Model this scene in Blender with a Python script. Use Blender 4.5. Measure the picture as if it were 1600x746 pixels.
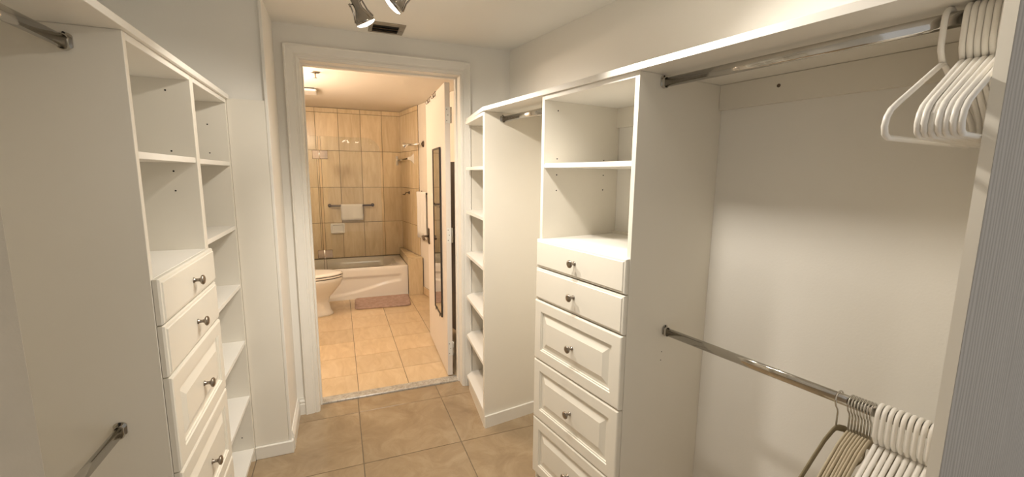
import bpy, bmesh, math, random
from mathutils import Vector, Matrix
random.seed(7)
for o in list(bpy.data.objects):
    bpy.data.objects.remove(o)
SC = bpy.context.scene
COL = SC.collection
PI = math.pi

# ---------------------------------------------------------------- camera
F_PX, YAW, PITCH, ROLL = 670.54, 0.383539, -0.1471918, 0.0095299
CAM_H = 1.45
fw = Vector((math.sin(YAW)*math.cos(PITCH), math.cos(YAW)*math.cos(PITCH), math.sin(PITCH)))
rt = Vector((math.cos(YAW), -math.sin(YAW), 0))
up = rt.cross(fw)
r2 = rt*math.cos(ROLL) + up*math.sin(ROLL)
u2 = -rt*math.sin(ROLL) + up*math.cos(ROLL)
cam = bpy.data.cameras.new('camera')
cam.sensor_width = 36.0
cam.sensor_fit = 'HORIZONTAL'
cam.lens = F_PX*36.0/1600.0
cam.clip_start = 0.02
cam_o = bpy.data.objects.new('camera', cam)
COL.objects.link(cam_o)
M = Matrix((r2, u2, -fw)).transposed().to_4x4()
M.translation = Vector((0, 0, CAM_H))
cam_o.matrix_world = M
SC.camera = cam_o

# ---------------------------------------------------------------- world (dim daylight of the room behind the camera)
W = bpy.data.worlds.new('world')
SC.world = W
W.use_nodes = True
W.node_tree.nodes['Background'].inputs[0].default_value = (1.0, 0.965, 0.92, 1)
W.node_tree.nodes['Background'].inputs[1].default_value = 0.55

# ---------------------------------------------------------------- exposure
SC.view_settings.view_transform = 'Standard'
SC.view_settings.look = 'None'
SC.view_settings.gamma = 1.0
SC.view_settings.use_curve_mapping = False
SC.view_settings.exposure = 0.10
SPOT_W = 42.0          # each ceiling spot
SPOT_C = (1.0, 0.93, 0.83)
VANITY_W = 9.2        # each vanity bulb in the bathroom
VANITY_C = (1.0, 0.80, 0.64)

# ================================================================ layout constants
AL = 0.159353                                    # the right-hand wall runs at 9.1 degrees to the rest
XL = -0.452                                      # front plane of the left-hand cabinets
VF = 1.060                                       # front plane of the right-hand cabinets (in the turned frame)
VW = 1.488                                       # right-hand wall
XWL = -0.885                                     # left-hand wall
YD = 2.72                                        # door wall, closet side
YD2 = 2.87                                       # door wall, bathroom side
YB = 5.91                                        # bathroom back wall
ZC = 2.245                                       # ceiling
VB = 1.720                                       # bathroom right wall (turned frame)
XBL = -0.785                                     # bathroom left wall
TOP = 1.776                                      # top of the cabinets
TH = 0.018                                       # board thickness
ca, sa = math.cos(AL), math.sin(AL)
def RW(v, u, z=0.0):                             # turned frame -> world
    return Vector((v*ca - u*sa, v*sa + u*ca, z))
def x_on_v(v, y):                                # x of the line "v = const" at a world y
    return (v - y*sa)/ca

# ================================================================ materials
MATS = {}
def newmat(name):
    m = bpy.data.materials.new(name)
    m.use_nodes = True
    nt = m.node_tree
    b = nt.nodes['Principled BSDF']
    MATS[name] = m
    return m, nt, b
def N(nt, t, **kw):
    n = nt.nodes.new(t)
    for k, v in kw.items():
        setattr(n, k, v)
    return n
def coords(nt, scale=(1, 1, 1), rnd=True):
    tc = N(nt, 'ShaderNodeTexCoord')
    mp = N(nt, 'ShaderNodeMapping')
    mp.inputs['Scale'].default_value = scale
    nt.links.new(tc.outputs['Object'], mp.inputs['Vector'])
    if rnd:
        oi = N(nt, 'ShaderNodeObjectInfo')
        ml = N(nt, 'ShaderNodeVectorMath', operation='SCALE')
        cb = N(nt, 'ShaderNodeCombineXYZ')
        for i in range(3):
            nt.links.new(oi.outputs['Random'], cb.inputs[i])
        nt.links.new(cb.outputs[0], ml.inputs[0])
        ml.inputs['Scale'].default_value = 37.0
        nt.links.new(ml.outputs[0], mp.inputs['Location'])
    return mp.outputs[0]
def ramp(nt, fac, cols):
    r = N(nt, 'ShaderNodeValToRGB')
    els = r.color_ramp.elements
    while len(els) < len(cols):
        els.new(0.5)
    for e, (p, c) in zip(els, cols):
        e.position = p
        e.color = (*c, 1)
    nt.links.new(fac, r.inputs[0])
    return r.outputs[0]
def noise(nt, vec, scale, detail=4, rough=0.55, dist=0.0):
    n = N(nt, 'ShaderNodeTexNoise')
    n.inputs['Scale'].default_value = scale
    n.inputs['Detail'].default_value = detail
    n.inputs['Roughness'].default_value = rough
    n.inputs['Distortion'].default_value = dist
    nt.links.new(vec, n.inputs['Vector'])
    return n.outputs['Fac']
def bump(nt, b, h, strength, dist=0.002):
    bn = N(nt, 'ShaderNodeBump')
    bn.inputs['Strength'].default_value = strength
    bn.inputs['Distance'].default_value = dist
    nt.links.new(h, bn.inputs['Height'])
    nt.links.new(bn.outputs[0], b.inputs['Normal'])
def painted(name, c1, c2, rough, nscale, bscale, bstr, spec=0.5):
    m, nt, b = newmat(name)
    v = coords(nt)
    c = ramp(nt, noise(nt, v, nscale), [(0.35, c1), (0.7, c2)])
    nt.links.new(c, b.inputs['Base Color'])
    b.inputs['Roughness'].default_value = rough
    b.inputs['Specular IOR Level'].default_value = spec
    if bstr:
        bump(nt, b, noise(nt, v, bscale, 3), bstr, 0.0015)
    return m
painted('melamine', (0.80, 0.755, 0.66), (0.83, 0.785, 0.69), 0.42, 2.0, 220, 0.04)
painted('edgeband', (0.86, 0.83, 0.765), (0.88, 0.85, 0.785), 0.38, 2.0, 220, 0.03)
painted('drawer_foil', (0.79, 0.75, 0.655), (0.81, 0.77, 0.675), 0.33, 2.0, 150, 0.02)
painted('wall_paint', (0.85, 0.82, 0.755), (0.87, 0.84, 0.775), 0.75, 1.5, 160, 0.18, 0.3)
painted('ceiling_paint', (0.87, 0.85, 0.795), (0.89, 0.87, 0.815), 0.85, 1.5, 120, 0.15, 0.2)
painted('trim_paint', (0.82, 0.79, 0.72), (0.85, 0.82, 0.75), 0.35, 5.0, 60, 0.05)
painted('bath_paint', (0.84, 0.77, 0.66), (0.86, 0.79, 0.68), 0.7, 1.5, 150, 0.12, 0.3)
painted('door_paint', (0.80, 0.725, 0.64), (0.82, 0.745, 0.66), 0.4, 2.0, 100, 0.03)
painted('porcelain', (0.86, 0.82, 0.74), (0.87, 0.83, 0.75), 0.12, 1.0, 10, 0.0)
painted('plastic_white', (0.86, 0.83, 0.77), (0.88, 0.85, 0.79), 0.28, 3.0, 10, 0.0)
painted('velvet_tan', (0.50, 0.43, 0.31), (0.56, 0.48, 0.35), 0.9, 30.0, 900, 0.25, 0.2)
painted('velvet_olive', (0.22, 0.18, 0.11), (0.27, 0.22, 0.14), 0.9, 30.0, 900, 0.25, 0.2)
painted('dark_wood', (0.035, 0.026, 0.02), (0.05, 0.036, 0.026), 0.4, 8.0, 80, 0.05)
painted('grout', (0.17, 0.13, 0.085), (0.22, 0.17, 0.115), 0.9, 40.0, 300, 0.1)
painted('plaster_grey', (0.66, 0.59, 0.48), (0.72, 0.64, 0.52), 0.85, 9.0, 240, 0.35, 0.2)
painted('hole_black', (0.01, 0.009, 0.008), (0.014, 0.012, 0.01), 0.9, 5.0, 10, 0.0)

def metal(name, col, rough, nsc=0):
    m, nt, b = newmat(name)
    b.inputs['Base Color'].default_value = (*col, 1)
    b.inputs['Metallic'].default_value = 1.0
    b.inputs['Roughness'].default_value = rough
    if nsc:
        v = coords(nt)
        c = ramp(nt, noise(nt, v, nsc), [(0.3, tuple(x*0.8 for x in col)), (0.7, col)])
        nt.links.new(c, b.inputs['Base Color'])
    return m
metal('chrome', (0.62, 0.60, 0.56), 0.10, 6)
metal('chrome_bright', (0.88, 0.87, 0.84), 0.06)
metal('nickel', (0.33, 0.285, 0.235), 0.28, 40)
metal('bronze', (0.17, 0.13, 0.10), 0.28, 30)
metal('chrome_dark', (0.36, 0.33, 0.29), 0.14, 12)
metal('satin', (0.42, 0.36, 0.30), 0.2, 20)
metal('aluminium', (0.50, 0.45, 0.38), 0.4, 20)

m, nt, b = newmat('wallpaper_grey')                 # ribbed grey covering on the end panels
v = coords(nt, (1, 1, 1), False)
wv = N(nt, 'ShaderNodeTexWave', wave_type='BANDS', bands_direction='X')
wv.inputs['Scale'].default_value = 15.0
wv.inputs['Distortion'].default_value = 4.5
wv.inputs['Detail'].default_value = 3.0
wv.inputs['Detail Scale'].default_value = 2.0
mp = N(nt, 'ShaderNodeMapping')
mp.inputs['Scale'].default_value = (1, 1, 0.16)
nt.links.new(v, mp.inputs[0])
nt.links.new(mp.outputs[0], wv.inputs['Vector'])
ad = N(nt, 'ShaderNodeMath', operation='MULTIPLY_ADD')
nt.links.new(noise(nt, v, 260, 2), ad.inputs[0])
ad.inputs[1].default_value = 0.35
nt.links.new(wv.outputs['Fac'], ad.inputs[2])
c = ramp(nt, ad.outputs[0], [(0.0, (0.35, 0.322, 0.285)), (1.0, (0.485, 0.45, 0.405))])
nt.links.new(c, b.inputs['Base Color'])
b.inputs['Roughness'].default_value = 0.8
bump(nt, b, ad.outputs[0], 0.5, 0.0025)

m, nt, b = newmat('closet_tile')                    # polished beige stone tile
v = coords(nt)
c = ramp(nt, noise(nt, v, 5.5, 8, 0.62, 0.9), [(0.28, (0.275, 0.195, 0.115)), (0.5, (0.345, 0.252, 0.153)), (0.72, (0.43, 0.33, 0.21))])
nt.links.new(c, b.inputs['Base Color'])
b.inputs['Roughness'].default_value = 0.2
bump(nt, b, noise(nt, v, 30, 3), 0.03, 0.001)

def veined(name, cols, scale, sc, rough):
    m, nt, b = newmat(name)
    v = coords(nt, sc)
    f = noise(nt, v, scale, 7, 0.6, 0.8)
    c = ramp(nt, f, cols)
    oi = N(nt, 'ShaderNodeObjectInfo')
    hv = N(nt, 'ShaderNodeHueSaturation')
    mr = N(nt, 'ShaderNodeMapRange')
    mr.inputs['To Min'].default_value = 0.92
    mr.inputs['To Max'].default_value = 1.07
    nt.links.new(oi.outputs['Random'], mr.inputs['Value'])
    nt.links.new(mr.outputs[0], hv.inputs['Value'])
    nt.links.new(c, hv.inputs['Color'])
    nt.links.new(hv.outputs[0], b.inputs['Base Color'])
    b.inputs['Roughness'].default_value = rough
    bump(nt, b, f, 0.05, 0.001)
veined('bath_wall_tile', [(0.25, (0.64, 0.49, 0.29)), (0.5, (0.75, 0.60, 0.38)), (0.75, (0.83, 0.69, 0.47))], 5, (3.2, 3.2, 0.55), 0.22)
veined('bath_floor_tile', [(0.25, (0.54, 0.39, 0.22)), (0.5, (0.63, 0.475, 0.29)), (0.75, (0.70, 0.555, 0.37))], 6, (2.6, 0.8, 1), 0.28)

m, nt, b = newmat('marble')
v = coords(nt, (1, 1, 1), False)
c = ramp(nt, noise(nt, v, 34, 8, 0.65, 1.2), [(0.30, (0.25, 0.225, 0.185)), (0.5, (0.43, 0.395, 0.335)), (0.68, (0.55, 0.515, 0.45))])
nt.links.new(c, b.inputs['Base Color'])
b.inputs['Roughness'].default_value = 0.25

def fabric(name, c1, c2, sc, st):
    m, nt, b = newmat(name)
    v = coords(nt)
    c = ramp(nt, noise(nt, v, sc*0.15), [(0.3, c1), (0.7, c2)])
    nt.links.new(c, b.inputs['Base Color'])
    b.inputs['Roughness'].default_value = 0.95
    b.inputs['Specular IOR Level'].default_value = 0.15
    bump(nt, b, noise(nt, v, sc, 3, 0.7), st, 0.004)
fabric('towel_white', (0.88, 0.85, 0.79), (0.90, 0.87, 0.81), 350, 0.5)
fabric('bath_mat', (0.36, 0.245, 0.195), (0.50, 0.36, 0.30), 180, 0.8)

m, nt, b = newmat('shower_glass')
nt.nodes.remove(b)
tr = N(nt, 'ShaderNodeBsdfTransparent')
tr.inputs[0].default_value = (0.97, 0.98, 0.965, 1)
gl = N(nt, 'ShaderNodeBsdfGlossy')
gl.inputs['Roughness'].default_value = 0.01
fr = N(nt, 'ShaderNodeFresnel')
fr.inputs['IOR'].default_value = 1.5
mx = N(nt, 'ShaderNodeMixShader')
nt.links.new(fr.outputs[0], mx.inputs[0])
nt.links.new(tr.outputs[0], mx.inputs[1])
nt.links.new(gl.outputs[0], mx.inputs[2])
nt.links.new(mx.outputs[0], nt.nodes['Material Output'].inputs[0])

metal('mirror', (0.80, 0.80, 0.78), 0.01)
def emis(name, col, s):
    m, nt, b = newmat(name)
    b.inputs['Base Color'].default_value = (*col, 1)
    b.inputs['Emission Color'].default_value = (*col, 1)
    b.inputs['Emission Strength'].default_value = s
emis('lamp_lens', (1.0, 0.93, 0.80), 9.0)
emis('vanity_bulb', (1.0, 0.85, 0.62), 8.0)

# ================================================================ mesh helpers
class MB:
    """collects geometry in one bmesh"""
    def __init__(s):
        s.bm = bmesh.new()
    def _add(s, vs, fs, smooth=False):
        bv = [s.bm.verts.new(p) for p in vs]
        out = []
        for f in fs:
            try:
                fc = s.bm.faces.new([bv[i] for i in f])
                fc.smooth = smooth
                out.append(fc)
            except ValueError:
                pass
        return bv, out
    def box(s, x0, x1, y0, y1, z0, z1, bev=0.0):
        vs = [(x, y, z) for z in (z0, z1) for y in (y0, y1) for x in (x0, x1)]
        fs = [(0, 2, 3, 1), (4, 5, 7, 6), (0, 1, 5, 4), (2, 6, 7, 3), (0, 4, 6, 2), (1, 3, 7, 5)]
        bv, fc = s._add(vs, fs)
        if bev:
            ed = {e for v in bv for e in v.link_edges}
            bmesh.ops.bevel(s.bm, geom=list(ed), offset=bev, segments=1, affect='EDGES', profile=0.5)
        return s
    def prism(s, pts, z0, z1, bev=0.0):
        n = len(pts)
        a = sum(pts[i][0]*pts[(i+1) % n][1]-pts[(i+1) % n][0]*pts[i][1] for i in range(n))
        if a < 0:
            pts = pts[::-1]
        vs = [(p[0], p[1], z0) for p in pts]+[(p[0], p[1], z1) for p in pts]
        fs = [tuple(range(n))[::-1], tuple(range(n, 2*n))]+[(i, (i+1) % n, n+(i+1) % n, n+i) for i in range(n)]
        bv, fc = s._add(vs, fs)
        if bev:
            ed = [e for e in fc[1].edges]
            bmesh.ops.bevel(s.bm, geom=ed, offset=bev, segments=1, affect='EDGES', profile=0.5)
        return s
    def loops(s, rings, close=True, cap0=True, cap1=True, smooth=True):
        n = len(rings[0])
        vs = [p for r in rings for p in r]
        fs = []
        for k in range(len(rings)-1):
            for i in range(n if close else n-1):
                j = (i+1) % n
                fs.append((k*n+i, k*n+j, (k+1)*n+j, (k+1)*n+i))
        if cap0:
            fs.append(tuple(range(n))[::-1])
        if cap1:
            fs.append(tuple(range((len(rings)-1)*n, len(rings)*n)))
        bv, fc = s._add(vs, fs, smooth)
        if not smooth:
            return s
        for f, on in ((fc[-1], cap1), (fc[-2], cap0 and cap1)):
            if on and len(f.verts) > 4:
                f.smooth = False
        return s
    def tube(s, path, r, n=8, r2=None, side=None, closed=False):
        """sweep an ellipse (r across, r2 along 'side') along a path"""
        P = [Vector(p) for p in path]
        rings = []
        prev = None
        for i, p in enumerate(P):
            if closed:
                t = P[(i+1) % len(P)]-P[i-1]
            else:
                t = P[min(i+1, len(P)-1)]-P[max(i-1, 0)]
            t.normalize()
            if side is not None:
                b = Vector(side)
            else:
                b = prev if prev is not None else (Vector((0, 0, 1)) if abs(t.z) < 0.9 else Vector((1, 0, 0)))
            b = (b-t*b.dot(t)).normalized()
            a = b.cross(t).normalized()
            prev = b
            rb = r2 if r2 else r
            rings.append([p+a*(r*math.cos(2*PI*k/n))+b*(rb*math.sin(2*PI*k/n)) for k in range(n)])
        if closed:
            rings.append(rings[0])
            s.loops(rings, cap0=False, cap1=False)
        else:
            s.loops(rings)
        return s
    def lathe(s, prof, n=20, axis=(0, 0, 1), org=(0, 0, 0)):
        """prof: (radius, distance along axis)"""
        a = Vector(axis).normalized()
        e = Vector((0, 0, 1)) if abs(a.z) < 0.9 else Vector((1, 0, 0))
        p = a.cross(e).normalized()
        q = a.cross(p).normalized()
        o = Vector(org)
        rings = [[o+a*h+p*(max(r, 1e-5)*math.cos(2*PI*k/n))+q*(max(r, 1e-5)*math.sin(2*PI*k/n)) for k in range(n)] for r, h in prof]
        s.loops(rings)
        return s
    def mesh(s, name):
        bmesh.ops.recalc_face_normals(s.bm, faces=s.bm.faces)
        me = bpy.data.meshes.new(name)
        s.bm.to_mesh(me)
        s.bm.free()
        return me

class Frame:
    """coordinate frame for building: left/plain frame or the turned right-hand frame"""
    def __init__(s, ang):
        s.a = ang
        s.c, s.s = math.cos(ang), math.sin(ang)
    def w(s, x, y, z=0.0):
        return Vector((x*s.c-y*s.s, x*s.s+y*s.c, z))
A0 = Frame(0.0)
AR = Frame(AL)

def setp(o, label=None, cat=None, group=None, kind=None):
    if label: o['label'] = label
    if cat: o['category'] = cat
    if group: o['group'] = group
    if kind: o['kind'] = kind
    return o
def mkobj(name, me, mat, parent=None):
    o = bpy.data.objects.new(name, me)
    if mat:
        if not me.materials:
            me.materials.append(MATS[mat])
    COL.objects.link(o)
    if parent is not None:
        o.parent = parent
    return o
def thing(name, label, cat, org=(0, 0, 0), frame=A0, group=None):
    o = bpy.data.objects.new(name, None)
    o.empty_display_size = 0.05
    COL.objects.link(o)
    o.location = frame.w(*org)
    o.rotation_euler = (0, 0, frame.a)
    o['_o'] = list(org)
    setp(o, label, cat, group)
    return o
def part(name, mb, mat, parent, label=None):
    """mb is in frame coordinates; shifted to the thing's own origin"""
    root = parent
    while root.parent:
        root = root.parent
    org = Vector(root['_o'])
    me = mb.mesh(name)
    me.transform(Matrix.Translation(-org))
    o = mkobj(name, me, mat, parent)
    if label: o['label'] = label
    return o
def solo(name, mb, mat, label, cat, org=(0, 0, 0), frame=A0, group=None):
    me = mb.mesh(name)
    me.transform(Matrix.Translation(-Vector(org)))
    o = mkobj(name, me, mat)
    o.location = frame.w(*org)
    o.rotation_euler = (0, 0, frame.a)
    return setp(o, label, cat, group)
def struct(name, mb, mat, frame=A0):
    o = mkobj(name, mb.mesh(name), mat)
    o.rotation_euler = (0, 0, frame.a)
    o['kind'] = 'structure'
    return o
def copy_tree(o, parent=None):
    c = o.copy()
    COL.objects.link(c)
    c.parent = parent
    for ch in list(o.children):
        copy_tree(ch, c)
    return c
def clip(poly, region):
    out = poly
    n = len(region)
    for i in range(n):
        a, b = region[i], region[(i+1) % n]
        def side(p): return (b[0]-a[0])*(p[1]-a[1])-(b[1]-a[1])*(p[0]-a[0])
        src, out = out, []
        for k in range(len(src)):
            p, q = src[k], src[(k+1) % len(src)]
            sp, sq = side(p), side(q)
            if sp >= 0: out.append(p)
            if sp*sq < 0:
                t = sp/(sp-sq)
                out.append((p[0]+(q[0]-p[0])*t, p[1]+(q[1]-p[1])*t))
        if len(out) < 3: return []
    return out

# ================================================================ the setting
XRN = x_on_v(VW, -1.0)+1.0
YE = 2.79                                           # closet tiles end at the threshold
clo_reg = [(XWL, -1.0), (XRN-1.0, -1.0), (x_on_v(VW, YE), YE), (XWL, YE)]
floor = struct('floor', MB().prism(clo_reg, -0.10, -0.0025), 'grout')
def tile_floor(parent, reg, x0, y0, px, py, gap, mat):
    i0, i1 = int((min(p[0] for p in reg)-x0)/px)-2, int((max(p[0] for p in reg)-x0)/px)+2
    j0, j1 = int((min(p[1] for p in reg)-y0)/py)-2, int((max(p[1] for p in reg)-y0)/py)+2
    for j in range(j0, j1+1):
        for i in range(i0, i1+1):
            xa, ya = x0+i*px+gap/2, y0+j*py+gap/2
            xb, yb = x0+(i+1)*px-gap/2, y0+(j+1)*py-gap/2
            pl = clip([(xa, ya), (xb, ya), (xb, yb), (xa, yb)], reg)
            if len(pl) < 3: continue
            w = max(p[0] for p in pl)-min(p[0] for p in pl)
            h = max(p[1] for p in pl)-min(p[1] for p in pl)
            if w < 0.012 or h < 0.012: continue
            cx, cy = sum(p[0] for p in pl)/len(pl), sum(p[1] for p in pl)/len(pl)
            o = mkobj('tile', MB().prism([(p[0]-cx, p[1]-cy) for p in pl], -0.0024, 0.0, 0.0008).mesh('tile'), mat, parent)
            o.location = (cx, cy, 0)
tile_floor(floor, clo_reg, 0.056, 2.107, 0.506, 0.509, 0.004, 'closet_tile')

ent_reg = [(XRN-.999, -1.0), (XRN, -1.0), (XRN, 0.45), (x_on_v(VW, 0.45)+.001, 0.45)]
efloor = struct('floor_entry', MB().prism(ent_reg, -0.10, -0.0025), 'grout')
tile_floor(efloor, ent_reg, 0.056, 2.107, 0.506, 0.509, 0.004, 'closet_tile')

bath_reg = [(XBL, YD2), (x_on_v(VB, YD2), YD2), (x_on_v(VB, YB), YB), (XBL, YB)]
bfloor = struct('floor_bathroom', MB().prism(bath_reg, -0.10, -0.0025), 'grout')
tile_floor(bfloor, bath_reg, 0.065, 3.157, 0.331, 0.331, 0.004, 'bath_floor_tile')

struct('ceiling', MB().prism([(XWL-.1, -1.0), (XRN+.1, -1.0), (x_on_v(VW, YD2)+.2, YD2), (XWL-.1, YD2)], ZC, ZC+.1), 'ceiling_paint')
struct('ceiling_bathroom', MB().prism([(XBL-.1, YD2), (x_on_v(VB, YD2)+.1, YD2), (x_on_v(VB, YB)+.1, YB+.1), (XBL-.1, YB+.1)], ZC+.003, ZC+.1), 'bath_paint')
struct('wall_left', MB().box(XWL-.1, XWL, -1.0, YD, 0, ZC), 'wall_paint')
struct('wall_right', MB().box(VW, VW+.1, 0.2095, 2.56, 0, ZC), 'wall_paint', AR)
struct('wall_entry', MB().box(VW+.1005, VW+1.1, 0.2090, 0.30, 0, ZC).box(VW, VW+.1003, 0.2090, 0.2094, 0, ZC), 'wallpaper_grey', AR)
OX0, OX1, OZ = -0.165, 0.735, 2.062                 # rough door opening
mb = MB()
mb.box(XWL-.1, OX0-.012, YD, YD2, 0, ZC)
mb.box(OX1+.012, 1.30, YD, YD2, 0, ZC)
mb.box(OX0-.012, OX1+.012, YD, YD2, OZ+.012, ZC)
struct('wall_far', mb, 'wall_paint')
# boxed-out return between the left-hand cabinets and the door wall
XR = -0.288
struct('wall_return', MB().box(XWL, XR, 2.360, YD, 0, ZC), 'wall_paint')
struct('trim_1', MB().box(XL-.0, XR-.012, 2.3425, 2.360, 0.067, TOP+.004, 0.001), 'melamine')       # panel covering the return
struct('trim_2', MB().box(XR-.0115, XR+.002, 2.344, 2.3599, 0.067, ZC, 0.002), 'trim_paint')          # corner bead
struct('baseboard_return', MB().box(XL+.0005, XR+.010, 2.330, 2.3595, 0, 0.066, 0.002), 'trim_paint')
def base_profile(t=0.013, h=0.105):
    return [(0, 0), (t, 0), (t, h*.62), (t*.75, h*.68), (t*.95, h*.74), (t*.95, h*.80), (t*.45, h*.90), (t*.45, h), (0, h)]
mb = MB()
pr = base_profile()
mb.loops([[(XR+a, y, z) for a, z in pr] for y in (2.3605, YD)], smooth=False)
struct('baseboard_left', mb, 'trim_paint')
mb = MB()
mb.loops([[(x, YD-a, z) for a, z in pr] for x in (XR+.0135, -0.2395)], smooth=False)
struct('baseboard_far', mb, 'trim_paint')
# bathroom shell
struct('wall_bathroom_left', MB().box(XBL-.1, XBL, YD2, YB, 0, ZC), 'bath_paint')
wbr = struct('wall_bathroom_right', MB().box(VB, VB+.1, 2.55, 5.85, 0, ZC), 'bath_paint', AR)
wbb = struct('wall_bathroom_back', MB().box(XBL-.1, 1.0, YB, YB+.1, 0, ZC), 'grout')
# bathroom back wall tiles
xs = [XBL, -0.752, -0.490, -0.230, 0.032, 0.294, 0.553, 0.790]
zs = [0.0, 0.367, 0.823, 1.273, 1.730, 2.188, ZC]
tile_cache = {}
def wall_tile(parent, c, du, dz, ax, th, mat):
    key = (round(du, 4), round(dz, 4), ax, mat)
    if key not in tile_cache:
        g = 0.0022
        if ax == 'x':
            m_ = MB().box(-du/2+g, du/2-g, -th, 0, -dz/2+g, dz/2-g, 0.0010)
        elif ax == 'r':
            m_ = MB().box(-th, 0, -du/2+g, du/2-g, -dz/2+g, dz/2-g, 0.0010)
        else:
            m_ = MB().box(0, th, -du/2+g, du/2-g, -dz/2+g, dz/2-g, 0.0010)
        me = m_.mesh('tile')
        me.materials.append(MATS[mat])
        tile_cache[key] = me
    o = mkobj('tile', tile_cache[key], None, parent)
    o.location = c
    return o
TT = 0.010
for i in range(len(xs)-1):
    for k in range(1, len(zs)-1):
        wall_tile(wbb, ((xs[i]+xs[i+1])/2, YB, (zs[k]+zs[k+1])/2), xs[i+1]-xs[i], zs[k+1]-zs[k], 'x', TT, 'bath_wall_tile')
# right alcove wall tiles (turned frame)
UB0, UB1 = 5.005, 5.700
back = struct('wall_bathroom_alcove', MB().box(VB-.004, VB-.0001, UB0, UB1-.01, 0.460, ZC), 'grout', AR)
us = [UB0, 5.290, 5.692]
zr = [0.460]+zs[2:]
for i in range(2):
    for k in range(0, len(zr)-1):
        wall_tile(back, (VB-.004, (us[i]+us[i+1])/2, (zr[k]+zr[k+1])/2), us[i+1]-us[i], zr[k+1]-zr[k], 'r', TT, 'bath_wall_tile')
# left alcove wall tiles
bl = struct('wall_bathroom_alcove', MB().box(XBL+.0001, XBL+.004, 5.163, YB-.01, 0.36, ZC), 'grout')
ys = [5.163, 5.41, 5.65, 5.897]
for i in range(3):
    for k in range(1, len(zs)-1):
        wall_tile(bl, (XBL+.004, (ys[i]+ys[i+1])/2, (zs[k]+zs[k+1])/2), ys[i+1]-ys[i], zs[k+1]-zs[k], 'l', TT, 'bath_wall_tile')
# tile skirting along the bathroom right wall
sk = struct('baseboard_bathroom', MB().box(VB-.004, VB-.0001, 2.72, UB0-.002, 0, 0.092), 'grout', AR)
for k in range(7):
    a = 2.72+k*(UB0-.002-2.72)/7
    wall_tile(sk, (VB-.004, a+(UB0-.002-2.72)/14, 0.048), (UB0-.002-2.72)/7, 0.092, 'r', 0.008, 'bath_floor_tile')
# marble threshold
struct('trim_threshold', MB().box(OX0, OX1, YE+.001, YD2-.001, -0.01, 0.011, 0.003), 'marble')

# door frame: jambs + stop
mb = MB()
mb.box(OX0-.012, OX0, YD-.002, YD2+.002, 0, OZ)
mb.box(OX1, OX1+.012, YD-.002, YD2+.002, 0, OZ)
mb.box(OX0-.012, OX1+.012, YD-.002, YD2+.002, OZ, OZ+.012)
mb.box(OX0, OX0+.010, YD+.07, YD2-.036, 0, OZ-.010)
mb.box(OX1-.010, OX1, YD+.07, YD2-.036, 0, OZ-.010)
mb.box(OX0, OX1, YD+.07, YD2-.036, OZ-.010, OZ)
struct('trim_jamb', mb, 'trim_paint')
# door casing, mitred, stepped profile: (distance from opening, projection from wall)
prof = [(0.004, 0.0), (0.004, 0.010), (0.008, 0.012), (0.013, 0.012), (0.015, 0.015), (0.020, 0.015), (0.022, 0.0125), (0.030, 0.0125),
        (0.034, 0.0165), (0.052, 0.0185), (0.066, 0.020), (0.070, 0.0235), (0.076, 0.0235), (0.078, 0.020), (0.078, 0.0)]
def casing(yw, sgn):
    mb = MB()
    for path in ([(OX0, 0, -1, 0), (OX0, OZ, -1, 1), (OX1, OZ, 1, 1), (OX1, 0, 1, 0)],):
        rings = []
        for (x, z, sx, sz) in path:
            rings.append([(x+sx*d*(0.83 if sx > 0 else 1.0), yw-sgn*h, z+sz*d) for d, h in prof])
        mb.loops(rings, smooth=False)
    return mb
struct('trim_casing', casing(YD, 1), 'trim_paint')

# ================================================================ closet furniture
def pins(parent, pts, axis, r=0.003):
    """dark shelf-pin holes on a side panel"""
    for p in pts:
        mb = MB()
        mb.lathe([(r, -0.0004), (r, 0.0006)], 8, axis, p)
        part('pin_hole', mb, 'hole_black', parent)

def knob_mesh(mb, org, ax):
    mb.lathe([(0.0085, 0.0), (0.0085, 0.002), (0.0055, 0.004), (0.0048, 0.012), (0.006, 0.017), (0.0135, 0.0205), (0.0155, 0.0235),
              (0.0150, 0.0265), (0.0105, 0.0295), (0.004, 0.0305)], 18, ax, org)
    return mb

def drawer_front(sgn, x, y0, y1, z0, z1, raised):
    """sgn=+1: face looks towards +x.  nested rectangles: (inset, depth)"""
    t = 0.019
    if raised:
        rings = [(0.0, 0.0), (0.0, t-.007), (0.002, t-.002), (0.006, t), (0.046, t), (0.048, t-.004), (0.0525, t-.004), (0.054, t-.0085), (0.064, t-.0085), (0.068, t-.0075), (0.088, t-.0005), (0.0885, t)]
    else:
        rings = [(0.0, 0.0), (0.0, t-.009), (0.003, t-.004), (0.009, t-.003), (0.011, t), (0.014, t)]
    mb = MB()
    rr = []
    for ins, d in rings:
        xx = x+sgn*d
        rr.append([(xx, y0+ins, z0+ins), (xx, y1-ins, z0+ins), (xx, y1-ins, z1-ins), (xx, y0+ins, z1-ins)])
    mb.loops(rr, smooth=False)
    return mb

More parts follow.
